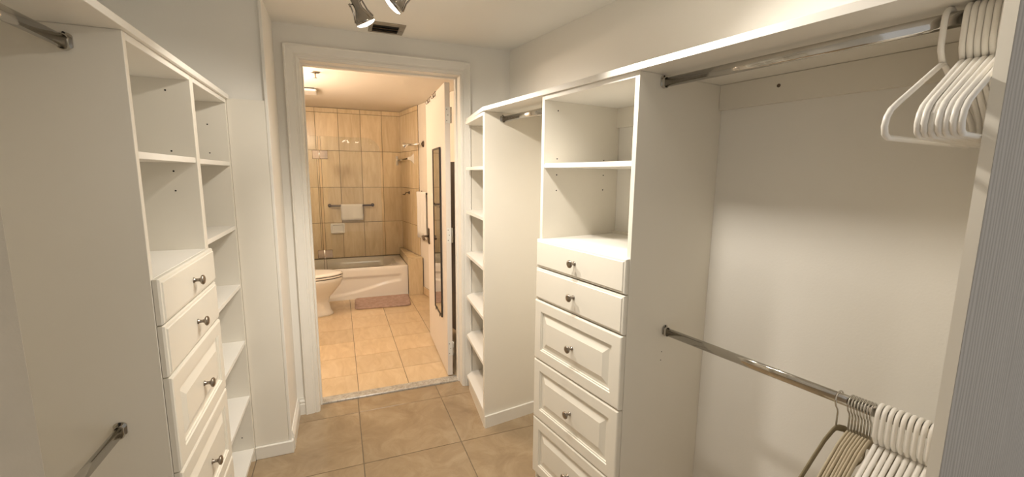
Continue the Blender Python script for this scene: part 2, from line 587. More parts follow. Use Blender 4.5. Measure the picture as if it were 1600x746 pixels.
ZD = [1.178, 1.053, 0.910, 0.636, 0.355, 0.078]      # drawer boundaries from the top
def drawer_cabinet(label, sgn, frame, xf, xb, y0, y1):
    """xf front plane, xb back plane, sgn: direction the front looks"""
    org = ((xf+xb)/2, (y0+y1)/2, 0)
    t = thing('drawer_cabinet', label, 'cabinet', org, frame, 'drawer cabinets')
    a, b = min(xf, xb), max(xf, xb)
    bx = xb+sgn*.0005
    a, b = min(xf, bx), max(xf, bx)
    s0 = part('side_panel', MB().box(a, b, y0, y0+TH, 0, TOP, 0.0008), 'melamine', t)
    s1 = part('side_panel', MB().box(a, b, y1-TH, y1, 0, TOP, 0.0008), 'melamine', t)
    part('top_panel', MB().box(a, b, y0+TH, y1-TH, TOP-TH, TOP, 0.0008), 'edgeband', t)
    fs = xf-sgn*0.004
    part('shelf', MB().box(min(fs, bx), max(fs, bx), y0+TH+.0005, y1-TH-.0005, 1.481, 1.499, 0.0008), 'edgeband', t)
    part('counter_panel', MB().box(a, b, y0+TH, y1-TH, 1.160, 1.178, 0.0008), 'edgeband', t)
    cl = sorted((bx, bx+sgn*TH))
    part('back_rail', MB().box(cl[0], cl[1], y0+TH, y1-TH, TOP-TH-.088, TOP-TH, 0.0005), 'melamine', t)
    part('back_rail', MB().box(cl[0], cl[1], y0+TH, y1-TH, 1.178, 1.190, 0.0005), 'melamine', t)
    kx = sorted((xf-sgn*.03, xf-sgn*.045))
    part('toe_kick', MB().box(kx[0], kx[1], y0+TH, y1-TH, 0, ZD[-1]-.002), 'melamine', t)
    for k in range(5):
        d = part('drawer', drawer_front(sgn, xf+sgn*.0015, y0+.002, y1-.002, ZD[k+1]+.003, ZD[k]-.001, k >= 2), 'drawer_foil', t)
        kz = (ZD[k]+ZD[k+1])/2
        part('knob', knob_mesh(MB(), (xf+sgn*.0205, (y0+y1)/2, kz), (sgn, 0, 0)), 'nickel', d, 'brushed nickel knob')
    dp = abs(xb-xf)
    f1, f2 = xf-sgn*.07, xf-sgn*(dp-.09)
    for zz in (1.520, 1.452, 1.385, 1.72):
        pins(s1, [(f1, y1-TH, zz), (f2, y1-TH, zz)][:2 if zz != 1.72 else 1], (0, -1, 0))
    return t

def shelf_unit(label, y0, y1):
    t = thing('shelf_unit', label, 'shelf unit', ((XL+XWL)/2, (y0+y1)/2, 0))
    a, b = XWL+.0005, XL
    s0 = part('side_panel', MB().box(a, b, y0, y0+TH, 0, TOP, 0.0008), 'melamine', t)
    s1 = part('side_panel', MB().box(a, b, y1-TH, y1, 0, TOP, 0.0008), 'melamine', t)
    part('top_panel', MB().box(a, b, y0+TH, y1-TH, TOP-TH, TOP, 0.0008), 'edgeband', t)
    for z in (1.497, 1.203, 0.923, 0.642, 0.357, 0.073):
        part('shelf', MB().box(a, b-.002, y0+TH+.0005, y1-TH-.0005, z-TH, z, 0.0008), 'edgeband', t)
    part('toe_kick', MB().box(b-.035, b-.02, y0+TH, y1-TH, 0, 0.055), 'melamine', t)
    for zz in (1.66, 1.535):
        pins(s1, [(b-.075, y1-TH, zz)], (0, -1, 0))
    pins(s1, [(b-.05, y1-TH, 0.14)], (0, -1, 0))
    return t

cabL = drawer_cabinet('white five-drawer cabinet with open cubbies adjoining the straight open shelf unit', 1, A0, XL, XWL, 1.323, 1.8355)
shelf_unit('straight white open shelf unit between a drawer cabinet and the boxed-out wall', 1.8365, 2.3420)
cabR = drawer_cabinet('white five-drawer cabinet with open cubbies standing between two hanging spaces', -1, AR, VF, VW, 0.994, 1.523)
# two small screw holes below the low rod, on the outside of that cabinet
sp = [c for c in cabR.children if c.name.startswith('side_panel')][0]
pins(sp, [(1.243, 0.994, 0.815), (1.241, 0.994, 0.783)], (0, -1, 0), 0.002)

# open shelf tower in the corner by the bathroom door (world frame, skewed plan)
U0 = 2.045
def rwp(v, u):
    p = RW(v, u)
    return (p.x, p.y)
pn0, pn1 = rwp(VF, U0), rwp(VF, U0+TH)
tipx, tipy = 0.753, 2.655
tw = thing('corner_shelf_tower', 'white open shelf tower with slanted shelf fronts beside the bathroom door casing', 'shelf unit', (0.95, 2.45, 0), A0)
part('side_panel', MB().prism([pn0, rwp(VW-.0005, U0), rwp(VW-.0005, U0+TH), pn1], 0.0, TOP, 0.0008), 'melamine', tw)
yfp = YD-.0005
part('side_panel', MB().prism([(0.803, yfp-TH), (x_on_v(VW-.001, yfp-TH), yfp-TH), (x_on_v(VW-.001, yfp), yfp), (0.803, yfp)], 0.0, TOP, 0.0008), 'melamine', tw)
def tower_poly(o=0.0):
    n = rwp(VF-o, U0+TH+.0005)
    yb_ = yfp-TH-.0005
    return [n, (tipx-o, tipy), (0.800, yb_), (x_on_v(VW-.002, yb_), yb_), rwp(VW-.002, U0+TH+.0005)]
part('top_panel', MB().prism(tower_poly(), TOP-TH, TOP, 0.0008), 'edgeband', tw)
for z in (1.495, 1.222, 0.945, 0.660, 0.392, 0.104):
    part('shelf', MB().prism(tower_poly(), z-TH, z, 0.0008), 'edgeband', tw)
n_ = rwp(VF+.003, U0+TH+.0005)
part('toe_kick', MB().prism([n_, (tipx+.012, tipy), (tipx+.028, tipy), (n_[0]+.016, n_[1])], 0, 0.085), 'melamine', tw)
a_, b_ = rwp(VF-.001, U0-.012), rwp(VW-.001, U0-.012)
part('base_strip', MB().prism([a_, b_, rwp(VW-.001, U0-.0002), rwp(VF-.001, U0-.0002)], 0, 0.072, 0.001), 'trim_paint', tw)

# long top shelves
yl0 = 0.83
solo('top_shelf', MB().box(XWL+.0005, XL+.012, yl0-.02, 2.3420, TOP+.0004, TOP+.0194, 0.001), 'edgeband',
     'long straight white top shelf over the cabinet that adjoins the open shelf unit', 'shelf', (-0.66, 1.6, TOP), A0, 'long top shelves')
tp = [rwp(VF-.014, 0.195), rwp(VF-.012, U0+.004), (tipx+.010, 2.672), (0.803, YD-.024), (0.803, YD-.001), (x_on_v(VW-.001, YD-.001), YD-.001), rwp(VW-.001, 0.195)]
solo('top_shelf', MB().prism(tp, TOP+.0004, TOP+.0204, 0.001), 'edgeband',
     'long white top shelf with a bent front edge over the skewed corner tower', 'shelf', (1.1, 1.4, TOP), A0, 'long top shelves')
# wall rails under the right-hand shelf
for (ua, ub, lb) in ((0.228, 0.9935, 'white wall rail screwed behind the rod with plastic hangers'), (1.5235, U0-.0005, 'white wall rail behind the short rod next to the corner tower')):
    t = thing('wall_rail', lb, 'rail', (VW-.01, (ua+ub)/2, 1.69), AR, 'wall rails')
    part('board', MB().box(VW-TH, VW-.0005, ua, ub, 1.689, TOP-.0005, 0.0008), 'melamine', t)
    s_ = MB().lathe([(0.006, 0), (0.006, 0.0008), (0.0045, 0.002), (0.002, 0.0022)], 12, (-1, 0, 0), (VW-TH, 0.789 if ua < 1 else 1.78, 1.742))
    part('screw', s_, 'bronze', t)

# end panels next to the camera
def end_panel(label, frame, x0, x1, y0, y1, org, cham=0.0, cover='wallpaper_grey'):
    t = thing('end_panel', label, 'panel', org, frame, 'closet end panels')
    part('board', MB().prism([(x0, y0+.0005), (x1, y0+.0005), (x1-cham, y1), (x0, y1)], 0, TOP, 0.0006), 'melamine', t)
    part('outer_covering', MB().box(x0+.0002, x1, y0, y0+.0004, 0.0, TOP-.001), cover, t, 'grey covering')
    return t
end_panel('cream-edged end panel with grey ribbed outside closing the hanging space full of hangers', AR, VF, VW-.0005, 0.209, 0.227, (1.27, 0.218, 0))
end_panel('end panel with plain grey outside closing the hanging space with two empty rods', A0, XWL+.0005, XL, 0.846, 0.864, (-0.67, 0.855, 0), 0.021, 'plaster_grey')

# ---------------------------------------------------------------- rods
def oval(n=20, hw=0.0075, hh=0.015):
    pts = []
    r = hw
    for k in range(n):
        a = 2*PI*k/n
        c, s = math.cos(a), math.sin(a)
        pts.append((r*c, (hh-r)*(1 if s >= 0 else -1)+r*s))
    return pts
def rod(label, frame, x, z, y0, y1):
    t = thing('closet_rod', label, 'rod', (x, (y0+y1)/2, z), frame, 'chrome hanging rods')
    mb = MB()
    mb.loops([[(x+a, y, z+b) for a, b in oval()] for y in (y0+.003, y1-.003)])
    part('tube', mb, 'chrome', t)
    for y, s in ((y0, 1), (y1, -1)):
        mb = MB()
        sh = [(a*1.9, b*1.25+.004) for a, b in oval(20)]
        mb.loops([[(x+a, yy, z+b) for a, b in sh] for yy in (y+s*.0003, y+s*.003)], smooth=False)
        cup = [(a*1.45, b*1.2) for a, b in oval(20)]
        ring = [[(x+a, yy, z+b) for a, b in cup] for yy in (y+s*.003, y+s*.014)]
        inn = [[(x+a*.8, yy, z+b*.9) for a, b in cup] for yy in (y+s*.014, y+s*.004)]
        mb.loops(ring+inn, smooth=False)
        f = part('flange', mb, 'chrome', t)
        mb = MB().lathe([(0.003, 0), (0.003, 0.0012), (0.001, 0.0016)], 10, (0, s, 0), (x, y+s*.003, z+.0205))
        part('screw', mb, 'hole_black', f)
    return t
rod('empty chrome rod up under the shelf in the hanging space with no hangers', A0, -0.555, 1.735, 0.8645, 1.3225)
rod('empty chrome rod at drawer height in the hanging space with no hangers', A0, -0.549, 0.788, 0.8645, 1.3225)
rod('chrome rod under the shelf carrying a bunch of white plastic hangers', AR, 1.168, 1.750, 0.2275, 0.9935)
rod('chrome rod at drawer height carrying tan velvet and white hangers', AR, 1.252, 0.893, 0.2275, 0.9935)
rod('short empty chrome rod between the corner tower and a drawer cabinet', AR, 1.168, 1.742, 1.5235, U0-.0005)

# ---------------------------------------------------------------- hangers (local: x across, z up, origin = rod centre)
def arc(cx, cz, r, a0, a1, n):
    return [(cx+r*math.cos(math.radians(a0+(a1-a0)*k/n)), 0, cz+r*math.sin(math.radians(a0+(a1-a0)*k/n))) for k in range(n+1)]
ORD = ('first', 'second', 'third', 'fourth', 'fifth', 'sixth', 'seventh', 'eighth', 'ninth', 'tenth')
def white_hanger(label, group, r=0.0050, peg=False):
    t = thing('plastic_hanger', label, 'hanger', (0, 0, 0), A0, group)
    R = 0.0215
    zt = -0.0005
    hook = arc(0, zt, R, -25, 180, 14)+[(-R, 0, zt-.02), (-R, 0, zt-.042), (-R*.9, 0, zt-.056), (-R*.5, 0, zt-.068), (0, 0, zt-.078)]
    part('hook', MB().tube(hook, r, 9, side=(0, 1, 0)), 'plastic_white', t)
    zn = zt-.078
    right = [(0.0, 0, zn), (0.012, 0, zn-.004), (0.165, 0, zn-.088), (0.184, 0, zn-.100), (0.196, 0, zn-.114), (0.2, 0, zn-.130), (0.195, 0, zn-.143), (0.183, 0, zn-.149)]
    path = right+[(-x, y, z) for x, y, z in right[::-1][:-1]]
    path = [(0, 0, zn)]+right[1:]+[(0.09, 0, zn-.1495), (0, 0, zn-.1495), (-0.09, 0, zn-.1495)]+[(-x, y, z) for x, y, z in right[1:][::-1]]
    part('frame', MB().tube(path, r, 9, side=(0, 1, 0), closed=True), 'plastic_white', t)
    for s in ((1,) if peg else ()):
        px = s*.055
        pz = zn-.004-(.055-.012)*.549
        part('strap_hook', MB().tube([(px, 0, pz), (px+s*.002, 0, pz+.014), (px+s*.004, 0, pz+.020)], 0.0036, 7, side=(0, 1, 0)), 'plastic_white', t)
    return t
def velvet_hanger(label, group, mat):
    t = thing('velvet_hanger', label, 'hanger', (0, 0, 0), A0, group)
    R = 0.0185
    zt = 0.0
    hook = arc(0, zt, R, -10, 180, 14)+[(-R*.98, 0, zt-.008), (-R*.75, 0, zt-.018), (-R*.25, 0, zt-.028), (0, 0, zt-.038), (0, 0, zt-.082)]
    part('hook', MB().tube(hook, 0.0021, 7, side=(0, 1, 0)), 'chrome', t, 'chrome wire hook')
    zn = -0.083
    sh = [(0.0, 0, zn), (0.014, 0, zn-.003), (0.05, 0, zn-.018), (0.10, 0, zn-.052), (0.15, 0, zn-.088), (0.19, 0, zn-.109), (0.212, 0, zn-.116)]
    path = [(-x, y, z) for x, y, z in sh[::-1]]+sh[1:]
    part('shoulders', MB().tube(path, 0.0085, 10, r2=0.0034, side=(0, 1, 0)), mat, t)
    part('trouser_bar', MB().tube([(-0.195, 0, zn-.112), (-0.19, 0, zn-.150), (-0.175, 0, zn-.158), (0.175, 0, zn-.158), (0.19, 0, zn-.150), (0.195, 0, zn-.112)], 0.0045, 8, r2=0.003, side=(0, 1, 0)), mat, t)
    return t
def place(o, v, u, z, yaw=0.0, tilt=0.0):
    o.location = RW(v, u, z)
    o.rotation_euler = (0, tilt, AL+yaw)
h0 = white_hanger('white plastic hanger hanging apart from its bunch on the rod under the shelf', 'white hangers on the high rod', 0.0052, True)
place(h0, 1.168, 0.319, 1.750, -0.055, 0.0)
h1 = white_hanger('x', 'white hangers on the high rod', 0.0049)
for k in range(7):
    c = h1 if k == 0 else copy_tree(h1)
    c['label'] = ORD[6-k]+' white plastic hanger from the ribbed end panel on the rod under the shelf'
    place(c, 1.168, 0.2915-.0098*k, 1.750, 0.03*(1-k/6.0), (0.0, 0.008, -0.006, 0.006, 0, 0.006, 0)[k])
for k in range(9):
    c = copy_tree(h1)
    c['label'] = ORD[k]+' white plastic hanger from the tan velvet hangers on the low rod'
    c['group'] = 'white hangers on the low rod'
    place(c, 1.252, 0.360-.0118*k, 0.893, (0.03, 0.02, 0.03, 0.015, 0.02, 0.03, 0.02, 0.02, 0.01)[k], 0.0)
vo = velvet_hanger('olive brown velvet hanger standing off from the tan velvet ones on the low rod', 'velvet hangers on the low rod', 'velvet_olive')
place(vo, 1.252, 0.445, 0.893, -0.03)
vt = velvet_hanger('first tan velvet hanger from the olive one on the low rod', 'velvet hangers on the low rod', 'velvet_tan')
place(vt, 1.252, 0.419, 0.893, 0.0)
for k in range(7):
    c = copy_tree(vt)
    c['label'] = ORD[k+1]+' tan velvet hanger from the olive one on the low rod'
    place(c, 1.252, 0.4125-.0064*k, 0.893, (0.01, 0.0, 0.015, 0.01, 0.0, 0.01, 0.01)[k])

# ---------------------------------------------------------------- ceiling spot track
def look(axis, axis0=(0, 0, -1)):
    return Vector(axis0).rotation_difference(Vector(axis).normalized())
tr0, tr1 = Vector((0.06, 2.02, ZC)), Vector((0.86, 0.80, ZC))
fx = thing('track_light', 'chrome ceiling spotlight track with lit swivel heads by the ceiling vent', 'spotlight', (0.36, 1.54, ZC))
d_ = (tr1-tr0).normalized()
nrm = Vector((-d_.y, d_.x, 0))
part('rail', MB().prism([tuple((p+nrm*w)[:2]) for p, w in ((tr0, -.012), (tr1, -.012), (tr1, .012), (tr0, .012))], ZC-.024, ZC-.0003), 'chrome_bright', fx)
heads = [  # lens centre, aim, spot cone, share of the lamp power
    ((0.131, 1.866, 2.030), (0.47, 0.23, -0.85), 130, 1.05),
    ((0.205, 1.655, 2.036), (-0.68, 0.32, -0.65), 92, 0.40),
    ((0.375, 1.350, 2.050), (0.06, 0.22, -0.95), 116, 0.95),
    ((0.640, 1.130, 2.050), (0.46, -0.50, -0.70), 134, 0.70),
    ((0.800, 0.900, 2.050), (-0.72, 0.00, -0.69), 86, 0.60),
]
HS = 0.80
for c_, aim, cone, pw in heads:
    c_ = Vector(c_)
    a = -Vector(aim).normalized()                    # axis from lens back to the socket
    h = part('lamp_head', MB().lathe([(0.043*HS, 0.004*HS), (0.0465*HS, 0.004*HS), (0.0465*HS, 0.018*HS), (0.041*HS, 0.021*HS), (0.031*HS, 0.045*HS), (0.021*HS, 0.066*HS), (0.0195*HS, 0.070*HS), (0.0195*HS, 0.118*HS), (0.015*HS, 0.122*HS), (0.006*HS, 0.124*HS)], 24, a, c_), 'chrome_dark', fx)
    part('lens', MB().lathe([(0.001, -0.012*HS), (0.020*HS, -0.010*HS), (0.036*HS, -0.006*HS), (0.0445*HS, 0.001*HS), (0.0445*HS, 0.006*HS), (0.02*HS, 0.007*HS)], 24, a, c_), 'lamp_lens', h, 'glowing lens')
    e = a.cross(Vector((0, 1, 0.2))).normalized()
    top = c_+a*.095*HS
    mb = MB()
    for s in (-1, 1):
        mb.tube([top+e*(s*.0195*HS), top+e*(s*.030*HS), c_+a*.052*HS+e*(s*.034*HS), c_+a*.018*HS+e*(s*.047*HS)], 0.0030, 7)
    mb.lathe([(0.006, -.004), (0.006, 0.004)], 10, e, top+e*.026)
    part('cage', mb, 'chrome_dark', h)
    base = Vector((top.x, top.y, ZC-.024))
    part('arm', MB().tube([top, top+(base-top)*.5+a*.01, base], 0.006, 8), 'chrome_bright', h)
    L = bpy.data.lights.new('spot', 'SPOT')
    L.energy = SPOT_W*pw
    L.color = SPOT_C
    L.spot_size = math.radians(cone)
    L.spot_blend = 0.7
    L.shadow_soft_size = 0.035
    lo = bpy.data.objects.new('spot_lamp', L)
    COL.objects.link(lo)
    lo.location = c_-a*.022
    lo.rotation_mode = 'QUATERNION'
    lo.rotation_quaternion = look(-a)

# ceiling vent
vt_ = thing('ceiling_vent', 'small ceiling air vent with dark slots above the door', 'vent', (0.29, 2.58, ZC))
part('frame', MB().box(0.195, 0.381, 2.498, 2.535, ZC-.006, ZC-.0003, 0.001).box(0.195, 0.381, 2.658, 2.672, ZC-.006, ZC-.0003, 0.001).box(0.350, 0.381, 2.5355, 2.6575, ZC-.006, ZC-.0003, 0.001).box(0.195, 0.213, 2.5355, 2.6575, ZC-.006, ZC-.0003, 0.001), 'aluminium', vt_)
part('duct', MB().box(0.2135, 0.3495, 2.536, 2.657, ZC-.0025, ZC-.0004), 'hole_black', vt_)
for k in range(2):
    yy = 2.575+.042*k
    part('slat', MB().loops([[(x, yy+q, ZC-z) for q, z in ((0, .009), (.001, .0095), (.014, .0035), (.013, .003))] for x in (0.2140, 0.3490)], smooth=False), 'bronze', vt_)
part('screw', MB().lathe([(0.003, 0), (0.003, 0.001)], 8, (0, 0, -1), (0.366, 2.60, ZC-.006)), 'bronze', vt_)

# ================================================================ bathroom
# door leaf (turned slightly past square), own frame along its length
DA = 0.047
FD = Frame(-DA)                                      # local y runs along the leaf
hx, hy = 0.708, YD2+.004
def dl(x, y):                                        # leaf-local (0,0)=hinge edge -> frame coords
    c, s = math.cos(DA), math.sin(DA)
    X, Y = hx*c-hy*s, hx*s+hy*c
    return (X+x, Y+y)
bx_, by_ = dl(0, 0)
dr = thing('bathroom_door', 'white door leaf standing open into the bathroom', 'door', (bx_, by_, 0), FD)
LW, LT, LH = 0.862, 0.035, 2.045
part('leaf', MB().box(bx_-LT, bx_, by_, by_+LW, 0.012, LH, 0.0015), 'door_paint', dr)
for z in (1.838, 1.035, 0.215):
    h = part('hinge', MB().box(bx_-LT+.006, bx_-.0005, by_-.0022, by_-.0002, z-.052, z+.052), 'trim_paint', dr, 'painted steel hinge')
    mb = MB()
    mb.lathe([(0.0055, -.052), (0.0055, 0.052)], 10, (0, 0, 1), (bx_+.0062, by_-.004, z))
    part('hinge_pin', mb, 'chrome', h)
    mb = MB()
    for k in range(3):
        mb.lathe([(0.0035, 0), (0.0025, 0.0012)], 8, (0, -1, 0), (bx_-LT+(.013 if k != 1 else .021), by_-.0022, z-.036+.036*k))
    part('hinge_screw', mb, 'nickel', h)
xf = bx_-LT
hy_ = by_+.80
hd = part('handle', MB().box(xf-.008, xf-.0003, hy_-.030, hy_+.030, 0.850, 0.990, 0.004), 'bronze', dr, 'dark bronze lever handle on a plate')
part('lever', MB().lathe([(0.012, 0), (0.010, 0.012), (0.009, 0.045)], 14, (-1, 0, 0), (xf-.006, hy_, 0.920)).tube([(xf-.046, hy_+.004, 0.920), (xf-.058, hy_-.008, 0.920), (xf-.061, hy_-.04, 0.921), (xf-.061, hy_-.075, 0.917), (xf-.056, hy_-.105, 0.908)], 0.0105, 10), 'bronze', hd)
# mirror hung over the door
my0, my1, mz0, mz1 = by_+.165, by_+.475, 0.395, 1.640
mt = thing('door_mirror', 'tall narrow dark-framed mirror hung over the open bathroom door', 'mirror', (xf-.012, (my0+my1)/2, 1.0), FD)
part('glass', MB().box(xf-.009, xf-.006, my0+.012, my1-.012, mz0+.012, mz1-.012), 'mirror', mt)
mb = MB()
mb.box(xf-.013, xf-.0032, my0, my0+.012, mz0, mz1, 0.001).box(xf-.013, xf-.0032, my1-.012, my1, mz0, mz1, 0.001)
mb.box(xf-.013, xf-.0032, my0+.0121, my1-.0121, mz0, mz0+.012, 0.001).box(xf-.013, xf-.0032, my0+.0121, my1-.0121, mz1-.012, mz1, 0.001)
part('frame', mb, 'dark_wood', mt)
for yy in (my0+.07, my1-.07):
    part('clip', MB().box(xf-.0165, xf-.0131, yy-.01, yy+.01, mz0-.012, mz0+.010, 0.001), 'bronze', mt)
    part('clip', MB().box(xf-.0165, xf-.0131, yy-.008, yy+.008, 1.205, 1.220, 0.001), 'chrome', mt)
# hooks over the door top
for k, yy in enumerate((by_+.36, by_+.43, by_+.62, by_+.70)):
    mb = MB()
    mb.tube([(bx_+.003, yy, LH-.05), (bx_+.003, yy, LH+.003), (xf-.003, yy, LH+.003), (xf-.003, yy, LH-.028), (xf-.018, yy, LH-.040), (xf-.024, yy, LH-.020)], 0.0028, 6, r2=0.006, side=(0, 1, 0))
    solo('door_hook', mb, 'bronze', ORD[k]+' dark hook from the hinges hung over the top edge of the open door', 'hook', (xf, yy, LH-.03), FD, 'hooks over the door')
# tall dark cabinet behind the door leaf
dc = thing('tall_cabinet', 'tall dark cabinet seen through the gap behind the open door', 'cabinet', (VB-.08, 3.5, 0), AR)
part('body', MB().box(VB-.19, VB-.0125, 3.20, 3.76, 0.07, 1.560, 0.002), 'dark_wood', dc)
part('plinth', MB().box(VB-.17, VB-.014, 3.22, 3.74, 0.0, 0.0695), 'dark_wood', dc)
for k in range(2):
    d = part('door', MB().box(VB-.206, VB-.1905, 3.202+.28*k, 3.478+.28*k, 0.075, 1.555, 0.002), 'dark_wood', dc)
    part('pull', MB().tube([(VB-.206, 3.458+.044*k, 0.86), (VB-.222, 3.458+.044*k, 0.86), (VB-.222, 3.458+.044*k, 0.98), (VB-.206, 3.458+.044*k, 0.98)], 0.004, 8), 'nickel', d)

# bathtub
TX0, TX1, TY0, TY1, TZ = XBL+.016, 0.733, 5.163, YB-.0105, 0.362
tub = thing('bathtub', 'white alcove bathtub with moulded apron behind the glass screen', 'bathtub', ((TX0+TX1)/2, (TY0+TY1)/2, 0))
mb = MB()
nx, nz = 90, 26
def smooth(a, b, x):
    t = min(1, max(0, (x-a)/(b-a)))
    return t*t*(3-2*t)
def apron(x, z):
    # recessed panel: flat top, belly line rising to the right
    e0 = TZ-.105
    right = 0.655
    left = TX0+.09
    lo = 0.045+.135*smooth(-.25, right, x)**1.5
    d = min(e0-z, z-lo, (right-x)*.9, (x-left))
    y = TY0+.014*smooth(-.004, .016, d)
    if z > TZ-.03:
        y += .006*((z-(TZ-.03))/.03)**2
    return y-.004*smooth(0.0, .02, .03-z)+.004
grid = [[(TX0+(TX1-TX0)*i/nx, apron(TX0+(TX1-TX0)*i/nx, TZ*k/nz), TZ*k/nz) for i in range(nx+1)] for k in range(nz+1)]
vs = [p for r in grid for p in r]
fs = [(k*(nx+1)+i, k*(nx+1)+i+1, (k+1)*(nx+1)+i+1, (k+1)*(nx+1)+i) for k in range(nz) for i in range(nx)]
mb._add(vs, fs, True)
part('apron', mb, 'porcelain', tub)
mb = MB()
def rrect(x0, x1, y0, y1, r, z, n=7):
    out = []
    for cx, cy, a in ((x1-r, y1-r, 0), (x0+r, y1-r, 90), (x0+r, y0+r, 180), (x1-r, y0+r, 270)):
        for k in range(n):
            t = math.radians(a+90*k/(n-1))
            out.append((cx+r*math.cos(t), cy+r*math.sin(t), z))
    return out
rg = [rrect(TX0, TX1, TY0+.010, TY1, 0.004, TZ-.012), rrect(TX0+.001, TX1-.001, TY0+.011, TY1-.001, 0.008, TZ-.003), rrect(TX0+.006, TX1-.006, TY0+.016, TY1-.004, 0.012, TZ),
      rrect(TX0+.09, TX1-.10, TY0+.085, TY1-.055, 0.16, TZ), rrect(TX0+.098, TX1-.108, TY0+.093, TY1-.063, 0.158, TZ-.008),
      rrect(TX0+.11, TX1-.13, TY0+.105, TY1-.075, 0.15, TZ-.10), rrect(TX0+.14, TX1-.20, TY0+.13, TY1-.10, 0.13, 0.09), rrect(TX0+.20, TX1-.28, TY0+.18, TY1-.15, 0.10, 0.055)]
mb.loops(rg, cap0=False)
part('basin', mb, 'porcelain', tub)
part('base', MB().box(TX0, TX1, TY0+.03, TY1, 0.0, 0.05), 'porcelain', tub)

# tiled bench between the tub and the right wall
bxl = 0.7345
vb_ = VB-.0145
bn = thing('tiled_bench', 'beige tiled ledge at the end of the bathtub', 'ledge', (0.83, 5.4, 0))
def bench_poly(o=0.0, fy=5.120, by2=YB-.0105):
    return [(bxl+o, fy+o), (x_on_v(vb_, fy+o)-o, fy+o), (x_on_v(vb_, by2), by2), (bxl+o, by2)]
part('core', MB().prism(bench_poly(0.006), 0, 0.445), 'grout', bn)
part('tile', MB().prism(bench_poly(-.002)[:2]+[(x_on_v(vb_, 5.50)+.0, 5.498), (bxl-.002, 5.498)], 0.4455, 0.458, 0.001), 'bath_wall_tile', bn)
part('tile', MB().prism([(bxl-.002, 5.502), (x_on_v(vb_, 5.502), 5.502)]+bench_poly(-.002)[2:], 0.4455, 0.458, 0.001), 'bath_wall_tile', bn)
part('tile', MB().box(bxl, x_on_v(vb_, 5.120), 5.1155, 5.1255, 0.001, 0.445, 0.001), 'bath_wall_tile', bn)
part('tile', MB().box(bxl-.0002, bxl+.006, 5.128, 5.898, 0.365, 0.445, 0.001), 'bath_wall_tile', bn)

# shower screen
GY = 5.205
sg = thing('shower_screen', 'clear frameless hinged glass screen standing on the bathtub rim', 'shower screen', (-0.16, GY, TZ))
part('fixed_pane', MB().box(XBL+.016, -0.187, GY, GY+.008, TZ+.002, 1.848, 0.0008), 'shower_glass', sg)
pts = [(-0.157, TZ+.004), (0.462, TZ+.004)]
rc_ = 0.16
for k in range(9):
    a = math.radians(90*k/8)
    pts.append((0.462-rc_+rc_*math.cos(a), 1.848-rc_+rc_*math.sin(a)))
pts.append((-0.157, 1.848))
mb = MB()
mb.loops([[(x, y, z) for x, z in pts] for y in (GY, GY+.008)], smooth=False)
part('door_pane', mb, 'shower_glass', sg)
for z in (1.650, 0.545):
    h = part('hinge', MB().box(-0.245, -0.178, GY-.010, GY+.018, z-.047, z+.047, 0.004), 'satin', sg)
    part('hinge_leaf', MB().box(-0.172, -0.090, GY-.010, GY+.018, z-.047, z+.047, 0.004), 'satin', h)
    part('pivot', MB().lathe([(0.009, -.05), (0.009, 0.05)], 12, (0, 0, 1), (-0.175, GY-.004, z)), 'chrome_bright', h)
for xe in (-0.1868, -0.1606):
    part('edge_seal', MB().box(xe, xe+.0034, GY+.0005, GY+.0075, TZ+.002, 1.846), 'bronze', sg)
part('seal', MB().box(-0.15, 0.455, GY+.001, GY+.007, TZ+.0005, TZ+.0039), 'bronze', sg)

# towel bar + towel on the back wall
YT = YB-TT
tb = thing('towel_bar', 'bronze towel bar on the tiled wall above the tub', 'towel bar', (0.147, YT, 1.045))
pth = [(-0.112, YT-.001, 1.045), (-0.112, YT-.04, 1.045), (-0.105, YT-.058, 1.045), (-0.085, YT-.066, 1.045), (0.38, YT-.066, 1.045), (0.398, YT-.058, 1.045), (0.406, YT-.04, 1.045), (0.406, YT-.001, 1.045)]
part('bar', MB().tube(pth, 0.011, 12), 'bronze', tb)
for x in (-0.112, 0.406):
    part('rosette', MB().lathe([(0.022, 0.0003), (0.022, 0.006), (0.015, 0.010)], 18, (0, -1, 0), (x, YT, 1.045)), 'bronze', tb)
def draped(x0, x1, yb, zb, r, front, rear, nx=14):
    """cloth folded over a bar along x"""
    mb = MB()
    sec = []
    for k in range(7):
        sec.append((-r, -front+front*k/6.0))
    for k in range(1, 8):
        a = PI-PI*k/8
        sec.append((r*math.cos(a), r*math.sin(a)))
    for k in range(7):
        sec.append((r, -rear*k/6.0))
    rings = []
    for off in (0.0, 0.006):
        for i in range(nx+1):
            x = x0+(x1-x0)*i/nx
            rg_ = []
            for j, (a, z) in enumerate(sec):
                d = min(1.0, max(0.0, -z/0.12))
                wv = .004*math.sin(i*1.3+2)*d
                s = math.copysign(1, a) if abs(a) > 1e-6 else 0
                k = 1+off/r
                rg_.append((x+.004*math.sin(j*.9)*(1 if i in (0, nx) else 0), yb+a*k+wv, zb+(z*k if z > 0 else z)))
            rings.append(rg_)
    n = len(sec)
    vs = [p for r_ in rings for p in r_]
    fs = []
    m1 = nx+1
    for s_ in range(2):
        for i in range(nx):
            for j in range(n-1):
                a = (s_*m1+i)*n+j
                fs.append((a, a+1, a+n+1, a+n))
    for i in (0, nx):
        for j in range(n-1):
            a, b = i*n+j, (m1+i)*n+j
            fs.append((a, a+1, b+1, b))
    for j in (0, n-1):
        for i in range(nx):
            a, b = i*n+j, (m1+i)*n+j
            fs.append((a, a+n, b+n, b))
    mb._add(vs, fs, True)
    return mb
solo('hand_towel', draped(0.022, 0.280, YT-.066, 1.045, 0.0125, 0.185, 0.17), 'towel_white',
     'small white hand towel folded over the bronze towel bar', 'towel', (0.15, YT-.066, 1.045))
